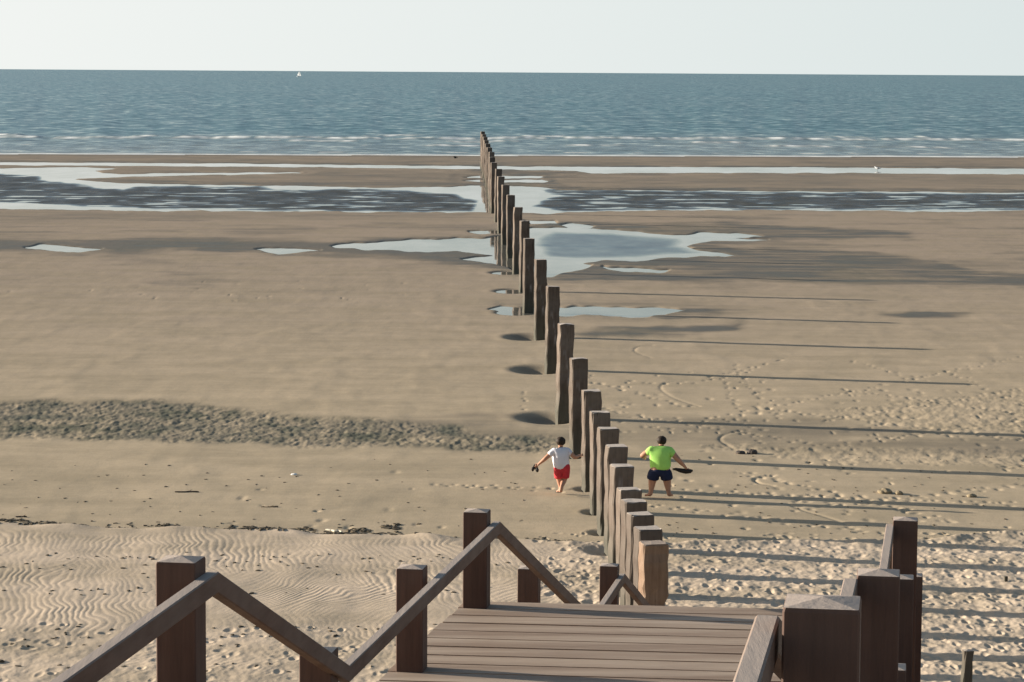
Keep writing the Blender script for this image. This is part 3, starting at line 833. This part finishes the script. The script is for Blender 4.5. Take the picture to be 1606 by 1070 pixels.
# ---------------------------------------------------------------- people
def skin(name, pts, edges, mat, parent, sub=2, extra=None):
    me = bpy.data.meshes.new(name + "_src")
    me.from_pydata([p[:3] for p in pts], edges, [])
    o = bpy.data.objects.new(name + "_src", me); COL.objects.link(o)
    sm = o.modifiers.new("s", 'SKIN'); sm.use_smooth_shade = True
    sv = me.skin_vertices[0].data
    for i, p in enumerate(pts):
        sv[i].radius = (p[3], p[4] if len(p) > 4 else p[3]); sv[i].use_root = (i == 0)
    ss = o.modifiers.new("d", 'SUBSURF'); ss.levels = sub; ss.render_levels = sub
    dg = bpy.context.evaluated_depsgraph_get()
    new = bpy.data.meshes.new_from_object(o.evaluated_get(dg))
    bpy.data.objects.remove(o); bpy.data.meshes.remove(me)
    if extra:
        bm = bmesh.new(); bm.from_mesh(new); extra(bm); bm.to_mesh(new); bm.free()
    new.materials.clear(); new.materials.append(mat)
    for p in new.polygons: p.use_smooth = True
    new.name = name
    return link(bpy.data.objects.new(name, new), parent)
M_SKIN = plain("tanned_skin", (0.42, 0.22, 0.14), 0.6, 0.08, 8)
M_HAIR = plain("dark_hair", (0.028, 0.018, 0.012), 0.7, 0.3, 40)
M_WHITE = plain("white_cotton", (0.66, 0.64, 0.68), 0.9, 0.06, 6)
M_RED = plain("red_shorts_cloth", (0.50, 0.035, 0.045), 0.8, 0.12, 8)
M_LIME = plain("lime_cotton", (0.36, 0.68, 0.15), 0.9, 0.06, 6)
M_NAVY = plain("navy_shorts_cloth", (0.012, 0.018, 0.05), 0.8, 0.2, 8)
M_DARK = plain("dark_shoe_leather", (0.02, 0.016, 0.014), 0.6, 0.2, 10)
SX_ = 1.22
def hand_fingers(bm, w_, h_, sgn):
    """five unequal, slightly curled fingers growing out of the palm at h_, the arm coming from w_"""
    d = (Vector(h_) - Vector(w_)).normalized(); side = d.cross(Vector((0, 1, 0))).normalized(); cur = side.cross(d) * 0.5 + Vector((0, 0, -0.5))
    for k, ln in enumerate((0.070, 0.078, 0.074, 0.060)):
        s = Vector(h_) + side * (k - 1.5) * 0.021
        tube(bm, [s, s + d * ln * 0.5, s + d * ln * 0.8 + cur * ln * 0.35, s + d * ln * 0.85 + cur * ln * 0.75], [0.0105, 0.0100, 0.009, 0.0065])
    s = Vector(h_) - d * 0.045 - side * 0.035
    tube(bm, [s, s - side * 0.022 + d * 0.02, s - side * 0.028 + d * 0.055], [0.012, 0.011, 0.008])
def person(name, loc, rz, J, shirt, short, label, sleeve=0.62, stock=1.0):
    r = empty(name, loc, rz)
    tag(r, label, "person", "people walking barefoot on the beach")
    s = stock
    P = []; E = []
    def v(p, a, b=None): P.append((p[0] * SX_, p[1], p[2], a, b if b is not None else a)); return len(P) - 1
    def e(a, b): E.append((a, b))
    pel = v(J['pelvis'], 0.15 * s, 0.12 * s); waist = v(J['waist'], 0.145 * s, 0.11 * s); chest = v(J['chest'], 0.17 * s, 0.12 * s)
    neck = v(J['neck'], 0.065); nk2 = v((J['neck'][0] * 0.7 + J['head'][0] * 0.3, J['neck'][1], J['neck'][2] * 0.7 + J['head'][2] * 0.3), 0.058)
    hd = v(J['head'], 0.112, 0.115); top = v(J['crown'], 0.090, 0.095)
    for a, b in ((pel, waist), (waist, chest), (chest, neck), (neck, nk2), (nk2, hd), (hd, top)): e(a, b)
    for sd_ in ('l', 'r'):
        sh = v(J['sh' + sd_], 0.070 * s); el = v(J['el' + sd_], 0.056 * s); wr = v(J['wr' + sd_], 0.038); pm = v(J['ha' + sd_], 0.040, 0.018)
        e(chest, sh); e(sh, el); e(el, wr); e(wr, pm)
        hp = v(J['hp' + sd_], 0.120 * s); kn = v(J['kn' + sd_], 0.082 * s)
        cf = v([J['kn' + sd_][i] * 0.65 + J['an' + sd_][i] * 0.35 for i in range(3)], 0.070 * s); an = v(J['an' + sd_], 0.044)
        hl = v(J['he' + sd_], 0.050); to = v(J['to' + sd_], 0.056, 0.034)
        e(pel, hp); e(hp, kn); e(kn, cf); e(cf, an); e(an, hl); e(an, to)
    def sc(p): return (p[0] * SX_, p[1], p[2])
    def extra(bm):
        for q, sg in (('l', -1), ('r', 1)): hand_fingers(bm, sc(J['wr' + q]), sc(J['ha' + q]), sg)
        h = Vector(sc(J['head'])); f = Vector((0, 1, -0.05))
        tube(bm, [h + Vector((0, 0.085, 0.035)), h + Vector((0, 0.125, -0.015)), h + Vector((0, 0.095, -0.03))], [0.010, 0.018, 0.012])    # nose
        for sg in (-1, 1):
            ellip(bm, h + Vector((sg * 0.100, -0.005, 0.0)), (0.014, 0.024, 0.034), seg=8, rings=6)    # ears
            ellip(bm, h + Vector((sg * 0.035, 0.092, 0.022)), (0.015, 0.010, 0.009), seg=8, rings=6)   # eyelids
        ellip(bm, h + Vector((0, 0.090, -0.062)), (0.028, 0.010, 0.009), seg=8, rings=6)                # mouth
    skin("body", P, E, M_SKIN, r, 2, extra)
    # shirt
    P = []; E = []
    hem = [J['waist'][i] * -0.42 + J['pelvis'][i] * 1.42 for i in range(3)]
    a0 = v(J['chest'], 0.225 * s, 0.160 * s); a1 = v(J['waist'], 0.225 * s, 0.165 * s); a2 = v(hem, 0.25 * s, 0.19 * s)
    an_ = v([J['neck'][0], J['neck'][1], J['neck'][2] - 0.045], 0.10, 0.09)
    e(a0, a1); e(a1, a2); e(a0, an_)
    for q in 'lr':
        sh = v(J['sh' + q], 0.095 * s, 0.090 * s); en = v([J['sh' + q][i] * (1 - sleeve) + J['el' + q][i] * sleeve for i in range(3)], 0.085 * s, 0.078 * s)
        e(a0, sh); e(sh, en)
    skin("shirt", P, E, shirt, r, 2)
    # shorts
    P = []; E = []
    b0 = v([J['pelvis'][0], J['pelvis'][1], J['pelvis'][2] + 0.20], 0.205 * s, 0.155 * s); b1 = v(J['pelvis'], 0.205 * s, 0.150 * s); e(b0, b1)
    for q in 'lr':
        h1 = v(J['hp' + q], 0.150 * s, 0.145 * s); h2 = v([J['hp' + q][i] * 0.45 + J['kn' + q][i] * 0.55 for i in range(3)], 0.135 * s)
        h3 = v([J['hp' + q][i] * 0.18 + J['kn' + q][i] * 0.82 for i in range(3)], 0.135 * s)
        e(b1, h1); e(h1, h2); e(h2, h3)
    skin("shorts", P, E, short, r, 2)
    def hair(bm):
        h = Vector(sc(J['head']))
        vs = ellip(bm, h + Vector((0, -0.014, 0.040)), (0.138, 0.130, 0.125), seg=20, rings=14)
        rr = random.Random(3)
        for q in vs:
            q.co += (q.co - h).normalized() * rr.uniform(-0.004, 0.009)
            if q.co.y - h.y > 0.05 and q.co.z - h.z < 0.07: q.co.y = h.y + 0.05
    bmo("hair", hair, M_HAIR, r)
    return r
pA = gnd(881, 776); zA_ = ground_z(pA.x, pA.y)
JA = dict(pelvis=(0.0, 0, 0.72), waist=(-0.02, 0.0, 0.90), chest=(-0.03, 0.02, 1.12), neck=(-0.03, 0.03, 1.29), head=(-0.03, 0.06, 1.45), crown=(-0.03, 0.05, 1.52),
    shl=(-0.19, 0.0, 1.22), ell=(-0.40, -0.06, 1.00), wrl=(-0.54, 0.02, 0.84), hal=(-0.58, 0.04, 0.79),
    shr=(0.14, 0.0, 1.22), elr=(0.30, -0.10, 1.03), wrr=(0.42, 0.08, 1.07), har=(0.47, 0.12, 1.08),
    hpl=(-0.08, 0, 0.65), knl=(-0.05, 0.04, 0.36), anl=(-0.01, 0.0, 0.08), hel=(-0.01, -0.06, 0.045), tol=(-0.12, 0.10, 0.03),
    hpr=(0.08, 0, 0.65), knr=(0.05, 0.03, 0.37), anr=(-0.03, -0.27, 0.20), her=(-0.03, -0.33, 0.22), tor=(-0.07, -0.28, 0.06))
zA_ += 0.035
person("person", (pA.x, pA.y, zA_), R(4), JA, M_WHITE, M_RED, "dark-haired person in a white shirt and red shorts walking left of the posts", stock=1.16)
pB = gnd(1034, 782); zB_ = ground_z(pB.x, pB.y)
JB = dict(pelvis=(0.02, 0, 0.80), waist=(0.01, 0.0, 0.98), chest=(0.02, 0.03, 1.24), neck=(0.03, 0.05, 1.42), head=(0.04, 0.09, 1.57), crown=(0.04, 0.09, 1.64),
    shl=(-0.20, 0.02, 1.34), ell=(-0.42, 0.08, 1.16), wrl=(-0.36, 0.30, 1.08), hal=(-0.33, 0.36, 1.07),
    shr=(0.24, 0.0, 1.33), elr=(0.44, -0.10, 1.07), wrr=(0.60, -0.02, 0.86), har=(0.64, 0.0, 0.81),
    hpl=(-0.13, 0, 0.72), knl=(-0.17, 0.03, 0.42), anl=(-0.20, -0.02, 0.08), hel=(-0.20, -0.08, 0.045), tol=(-0.34, 0.06, 0.03),
    hpr=(0.15, 0, 0.72), knr=(0.18, 0.03, 0.42), anr=(0.22, 0.02, 0.08), her=(0.22, -0.04, 0.045), tor=(0.31, 0.14, 0.03))
zB_ += 0.035
person("person", (pB.x, pB.y, zB_), R(-3), JB, M_LIME, M_NAVY, "stocky person in a lime green shirt and navy shorts standing right of the posts", stock=1.42)
# things they carry
def shoe(loc, rot, label):
    def f(bm):
        ellip(bm, Vector((0, 0.0, -0.02)), (0.045, 0.13, 0.03), seg=12, rings=8); ellip(bm, Vector((0, -0.06, 0.02)), (0.042, 0.065, 0.045), seg=12, rings=8)
    o = bmo("shoe", f, M_DARK); o.location = loc; o.rotation_euler = rot
    tag(o, label, "shoe", "dark shoes carried by the walker in white"); return o
hA = Vector((pA.x - 0.585 * SX_, pA.y + 0.03, zA_ + 0.70))
shoe(hA + Vector((0.0, -0.02, 0.02)), (R(70), 0, R(20)), "dark shoe hanging nearer the leg from the white-shirted walker's left hand")
shoe(hA + Vector((-0.09, 0.03, 0.03)), (R(55), R(10), R(-25)), "outer dark shoe hanging from the white-shirted walker's left hand")
def bagf(bm):
    pts = [(-0.42, 0, 0.05), (-0.30, 0, 0.045), (-0.12, 0, 0.0), (0.10, 0, -0.04), (0.28, 0, -0.03), (0.38, 0, 0.0)]
    tube(bm, pts, [0.025, 0.055, 0.085, 0.10, 0.085, 0.03], 10)
    tube(bm, [(0.0, -0.02, 0.05), (0.1, -0.02, 0.10), (0.2, -0.02, 0.05)], [0.012, 0.012, 0.012])
bag = bmo("bag", bagf, M_DARK); bag.scale = (0.72,) * 3
bag.location = (pB.x + 0.66 * SX_ - 0.14, pB.y - 0.02, zB_ + 0.77)
tag(bag, "long soft black bag held at the hip of the person in lime green", "bag")

# ---------------------------------------------------------------- stakes, stones, driftwood, shells
def stake(px, ptop, pbase, wpx, label):
    g = gnd((px), pbase); h = at(px, ptop, g.y).z; wd = wpx * g.y / F
    rr = random.Random(int(px)); bm = bmesh.new(); prev = None
    for k in range(7):
        z = -0.3 + (h + 0.3) * k / 6
        ring = [bm.verts.new((u * wd / 2 + rr.gauss(0, wd * .04), v_ * wd / 2 + rr.gauss(0, wd * .04), z)) for (u, v_) in ((-1, -.8), (-.8, -1), (.8, -1), (1, -.8), (1, .8), (.8, 1), (-.8, 1), (-1, .8))]
        if prev:
            for j in range(8): bm.faces.new((prev[j], prev[(j + 1) % 8], ring[(j + 1) % 8], ring[j]))
        prev = ring
    ap = bm.verts.new((0, 0, h + wd * 0.12))
    for j in range(8): bm.faces.new((prev[j], prev[(j + 1) % 8], ap))
    o = bm_obj("stake", bm, M_POST); o.location = (g.x, g.y, 0); o.rotation_euler = (0, R(1.5), R(8)); tag(o, label, "stake")
stake(1515, 1020, 1088, 15, "short dark stake standing in the trampled sand right of the boardwalk railing")
stake(1577, 904, 919, 5, "tiny thin stake poking out of the sand near the right edge of the photo")
M_STONE = plain("dark_stone", (0.075, 0.06, 0.05), 0.8, 0.4, 9)
def lump(name, px, py, wpx, hpx, mat, label, cat, seed, group=None, depth=1.0):
    g = gnd(px, py); wd = wpx * g.y / F; ht = hpx * g.y / F
    rr = random.Random(seed)
    def f(bm):
        vs = bmesh.ops.create_icosphere(bm, subdivisions=3, radius=1)['verts']
        off = [Vector((rr.uniform(-3, 3), rr.uniform(-3, 3), rr.uniform(-3, 3))) for _ in range(5)]
        for v_ in vs:
            n_ = sum(abs(math.sin(v_.co.dot(o_) * 1.7 + k)) for k, o_ in enumerate(off)) / 5
            v_.co = Vector((v_.co.x * wd / 2, v_.co.y * wd / 2 * depth, v_.co.z * ht * 0.75)) * (0.72 + 0.5 * n_)
    o = bmo(name, f, mat, smooth=False); o.location = (g.x, g.y, ground_z(g.x, g.y) + ht * 0.25); o.rotation_euler = (0, 0, rr.uniform(0, 1))
    tag(o, label, cat, group); return o
lump("stone", 1180, 711, 16, 7, M_STONE, "dark stone at the near edge of the damp belt, right one of the close pair", "stone", 1, "two dark stones lying side by side")
lump("stone", 1161, 711, 15, 4.5, M_STONE, "flatter dark stone just left of a taller one on the damp belt", "stone", 2, "two dark stones lying side by side")
M_CLOD = plain("damp_sand_clod", (0.25, 0.20, 0.13), 0.95, 0.3, 9)
for (x, y, a, b_, sd_, lb) in ((1388, 773, 22, 8, 3, "big clod of damp sand with a dark hollow, right of the person in lime green"), (1410, 775, 12, 6, 4, "small clod of sand just right of the big clod"), (1524, 779, 15, 5, 5, "lone clod of sand at the far right of the footprints")):
    lump("sand_clod", x, y, a, b_, M_CLOD, lb, "sand clod", sd_, "clods of sand dug up on the right")
M_SHELL = plain("bleached_shell", (0.80, 0.77, 0.70), 0.6, 0.05, 10)
lump("shell", 461, 745.5, 10, 2.6, M_SHELL, "small white shell on the smooth sand left of the walkers", "shell", 8)
def stick(px0, py0, px1, py1, rad, mat, label):
    a, b_ = gnd(px0, py0), gnd(px1, py1)
    rr = random.Random(int(px0)); n = 7
    pts = [a.lerp(b_, k / n) + Vector((0, rr.gauss(0, 0.02), rad * 0.7 + ground_z(a.x, a.y) + rr.gauss(0, 0.004))) for k in range(n + 1)]
    def f(bm):
        tube(bm, pts, [rad * (0.5 + 0.6 * math.sin(0.4 + 2.2 * k / n)) for k in range(n + 1)], 7)
        q = pts[4]; tube(bm, [q, q + Vector((0.08, 0.10, rad * 1.5))], [rad * 0.5, rad * 0.25], 5)
    o = bmo("stick", f, mat, smooth=False); tag(o, label, "stick", "driftwood sticks on the sand"); return o
M_STICK = plain("dark_driftwood", (0.06, 0.045, 0.035), 0.9, 0.3, 12)
M_PALE = plain("bleached_driftwood", (0.62, 0.56, 0.44), 0.9, 0.12, 12)
M_BROWN = plain("brown_driftwood", (0.20, 0.15, 0.10), 0.9, 0.3, 12)
stick(274, 773.6, 312, 773, 0.022, M_STICK, "dark straight stick lying alone on the smooth sand at left")
stick(409, 796, 436, 795.5, 0.018, M_BROWN, "pale brown stick lying just above the seaweed line")
stick(511, 832.5, 536, 835.5, 0.030, M_PALE, "bleached white stick in the seaweed line")
stick(25, 812, 42, 812, 0.02, M_STICK, "short dark stick above the seaweed line at far left")

# ---------------------------------------------------------------- seaweed and flecks along the tide line, some flecks standing for shadow pits (nobody could count them)
def weeds_and_shadow_flecks():
    bm = bmesh.new(); rr = random.Random(21)
    def blob(px, py, wd, dp, ht):
        g = gnd(px, py); z = ground_z(g.x, g.y)
        n = 9; a0 = rr.random() * 6
        ctr = bm.verts.new((g.x, g.y, z + ht))
        ring = []; ring2 = []
        for j in range(n):
            a = a0 + 2 * math.pi * j / n; q = rr.uniform(0.55, 1.25)
            ring.append(bm.verts.new((g.x + math.cos(a) * wd / 2 * q, g.y + math.sin(a) * dp / 2 * q, z - 0.01)))
            ring2.append(bm.verts.new((g.x + math.cos(a) * wd / 2 * q * 0.6, g.y + math.sin(a) * dp / 2 * q * 0.6, z + ht * rr.uniform(0.5, 1.1))))
        for j in range(n):
            k = (j + 1) % n
            bm.faces.new((ring[j], ring[k], ring2[k], ring2[j])); bm.faces.new((ring2[j], ring2[k], ctr))
    for k in range(1000):
        px = rr.uniform(-120, 860); yl = float(np.interp(px, bx, by))
        dn = 1.0 + 1.5 * math.exp(-((px - 400) / 60) ** 2) + 1.2 * math.exp(-((px - 570) / 70) ** 2) + 1.2 * math.exp(-((px - 30) / 60) ** 2)
        if rr.random() > dn / 3: continue
        py = yl - abs(rr.gauss(0, 5.0)) + 2
        blob(px, py, rr.uniform(0.05, 0.22), rr.uniform(0.1, 0.4), rr.uniform(0.008, 0.028))
    for (x0, x1, y) in ((355, 440, 827.5), (440, 490, 831), (3, 45, 818), (40, 85, 822), (545, 575, 832), (600, 625, 827), (510, 580, 837), (245, 280, 826), (860, 905, 852), (735, 790, 846)):
        for k in range(16): blob(rr.uniform(x0, x1), y + rr.gauss(0, 1.6), rr.uniform(0.08, 0.32), rr.uniform(0.12, 0.5), rr.uniform(0.01, 0.04))
    for k in range(260):  # dark flecks put in for small pits of shadow on the dry sand
        y = rr.choice((878, 884, 893, 900, 935, 990, 1005, 1020, 1050)) + rr.gauss(0, 4); x = rr.uniform(-80, 860)
        blob(x, y, rr.uniform(0.04, 0.16), rr.uniform(0.08, 0.25), rr.uniform(0.01, 0.025))
    for k in range(90): blob(rr.uniform(0, 860), rr.uniform(715, 830), rr.uniform(0.04, 0.16), rr.uniform(0.08, 0.3), rr.uniform(0.005, 0.02))
    for k in range(120): blob(rr.uniform(1000, 1640), rr.uniform(705, 850), rr.uniform(0.04, 0.14), rr.uniform(0.08, 0.3), rr.uniform(0.005, 0.02))
    return bm
sw_o = bm_obj("seaweed", weeds_and_shadow_flecks(), plain("seaweed_and_shadow_flecks", (0.075, 0.058, 0.036), 0.95, 0.5, 3))
tag(sw_o, "dark dried seaweed along the tide line, with flecks for shadow pits in the sand", "seaweed", kind='stuff')

# ---------------------------------------------------------------- birds, sailing boat
M_BIRD = plain("dark_feathers", (0.03, 0.03, 0.03), 0.8, 0.3, 20)
M_GULL = plain("white_feathers", (0.75, 0.76, 0.76), 0.8, 0.06, 20)
M_GULLG = plain("grey_feathers", (0.32, 0.34, 0.36), 0.8, 0.1, 20)
def bird(loc, rz, sc_, body_m, wing_m, label, flying):
    r = empty("bird", loc, rz); tag(r, label, "bird")
    def body(bm):
        tube(bm, [(-0.50, 0, 0.02), (-0.3, 0, 0.03), (-0.05, 0, 0.0), (0.2, 0, 0.05), (0.33, 0, 0.14), (0.42, 0, 0.20), (0.50, 0, 0.20)], [0.02, 0.07, 0.14, 0.13, 0.07, 0.075, 0.03], 10)
        tube(bm, [(0.48, 0, 0.20), (0.62, 0, 0.17)], [0.02, 0.004], 6)
    b_ = bmo("body", body, body_m, r)
    def wing(sg):
        def f(bm):
            if flying: pts = [(0.05, sg * 0.10, 0.08), (0.12, sg * 0.45, 0.34), (0.02, sg * 0.85, 0.28), (-0.15, sg * 1.2, 0.12)]; ch = [0.30, 0.27, 0.20, 0.03]
            else: pts = [(0.2, sg * 0.13, 0.06), (-0.05, sg * 0.15, 0.06), (-0.35, sg * 0.09, 0.04), (-0.58, sg * 0.04, 0.03)]; ch = [0.1, 0.2, 0.13, 0.02]
            rows = []
            for p, c in zip(pts, ch):
                if flying: q = [(p[0] + c / 2, p[1], p[2]), (p[0], p[1], p[2] + 0.03), (p[0] - c / 2, p[1], p[2]), (p[0], p[1], p[2] - 0.012)]
                else: q = [(p[0], p[1], p[2] + c / 2), (p[0], p[1] + sg * 0.03, p[2]), (p[0], p[1], p[2] - c / 2), (p[0], p[1] - sg * 0.02, p[2])]
                rows.append([bm.verts.new(x) for x in q])
            for A, B in zip(rows, rows[1:]):
                for j in range(4): bm.faces.new((A[j], A[(j + 1) % 4], B[(j + 1) % 4], B[j]))
            bm.faces.new(rows[0]); bm.faces.new(rows[-1])
        return bmo("wing", f, wing_m, r, smooth=False)
    wing(1); wing(-1)
    if not flying:
        for sg in (-1, 1):
            bmo("leg", lambda bm: tube(bm, [(0.0, sg * 0.05, -0.08), (0.02, sg * 0.05, -0.24), (0.0, sg * 0.05, -0.40), (0.07, sg * 0.05, -0.41)], [0.02, 0.012, 0.012, 0.012], 6), M_GULLG, r)
    r.scale = (sc_,) * 3
    return r
gb = gnd(714.5, 251)
bird((gb.x, gb.y, 0.28), R(200), 0.62, M_BIRD, M_BIRD, "dark bird with raised wings low over the far sand bar, left of the posts", True)
gw = gnd(1376.5, 268)
bird((gw.x, gw.y, 0.30), R(150), 0.85, M_GULL, M_GULLG, "white gull standing at the thin channel far off on the right", False)
# sail boat far out
bD = 5200.0
bp = at(469, 121, bD)
boat = empty("sailing_boat", (bp.x, bD, 0.0), R(25)); tag(boat, "tiny white sailing boat far out near the horizon", "boat")
M_SAIL = plain("white_sailcloth", (0.85, 0.86, 0.86), 0.8, 0.03, 1)
def hull(bm):
    rows = []
    for (x, wd, zt) in ((-4.2, 1.0, 1.0), (-2, 1.5, 0.9), (0.5, 1.5, 0.95), (3, 0.9, 1.1), (4.8, 0.08, 1.35)):
        rows.append([bm.verts.new(q) for q in ((x, -wd, zt), (x, -wd * 0.6, -0.2), (x, wd * 0.6, -0.2), (x, wd, zt))])
    for A, B in zip(rows, rows[1:]):
        for j in range(3): bm.faces.new((A[j], A[j + 1], B[j + 1], B[j]))
        bm.faces.new((A[3], A[0], B[0], B[3]))
    bm.faces.new(rows[0]); bm.faces.new(rows[-1])
bmo("hull", hull, M_SAIL, boat, smooth=False)
bmo("mast", lambda bm: tube(bm, [(0.6, 0, 0.9), (0.6, 0, 12.6)], [0.10, 0.06], 8), M_SAIL, boat)
def sailf(pts, belly):
    def f(bm):
        a, b_, c = [Vector(p) for p in pts]; n = 8; G = []
        for i in range(n + 1):
            row = []
            for j in range(n + 1 - i):
                u, v_ = i / n, j / n; p = a * (1 - u - v_) + b_ * u + c * v_
                p.y += belly * 4 * (u * (1 - u) + v_ * (1 - v_)) * 0.5; row.append(bm.verts.new(p))
            G.append(row)
        for i in range(n):
            for j in range(n - i):
                bm.faces.new((G[i][j], G[i + 1][j], G[i][j + 1]))
                if j < n - i - 1: bm.faces.new((G[i + 1][j], G[i + 1][j + 1], G[i][j + 1]))
        bmesh.ops.solidify(bm, geom=bm.faces[:], thickness=0.03)
    return f
bmo("mainsail", sailf([(0.4, 0, 1.8), (-3.9, 0, 1.9), (0.4, 0, 12.3)], 0.5), M_SAIL, boat)
bmo("jib", sailf([(4.6, 0, 1.6), (1.0, 0.3, 1.7), (0.8, 0, 10.8)], 0.4), M_SAIL, boat)
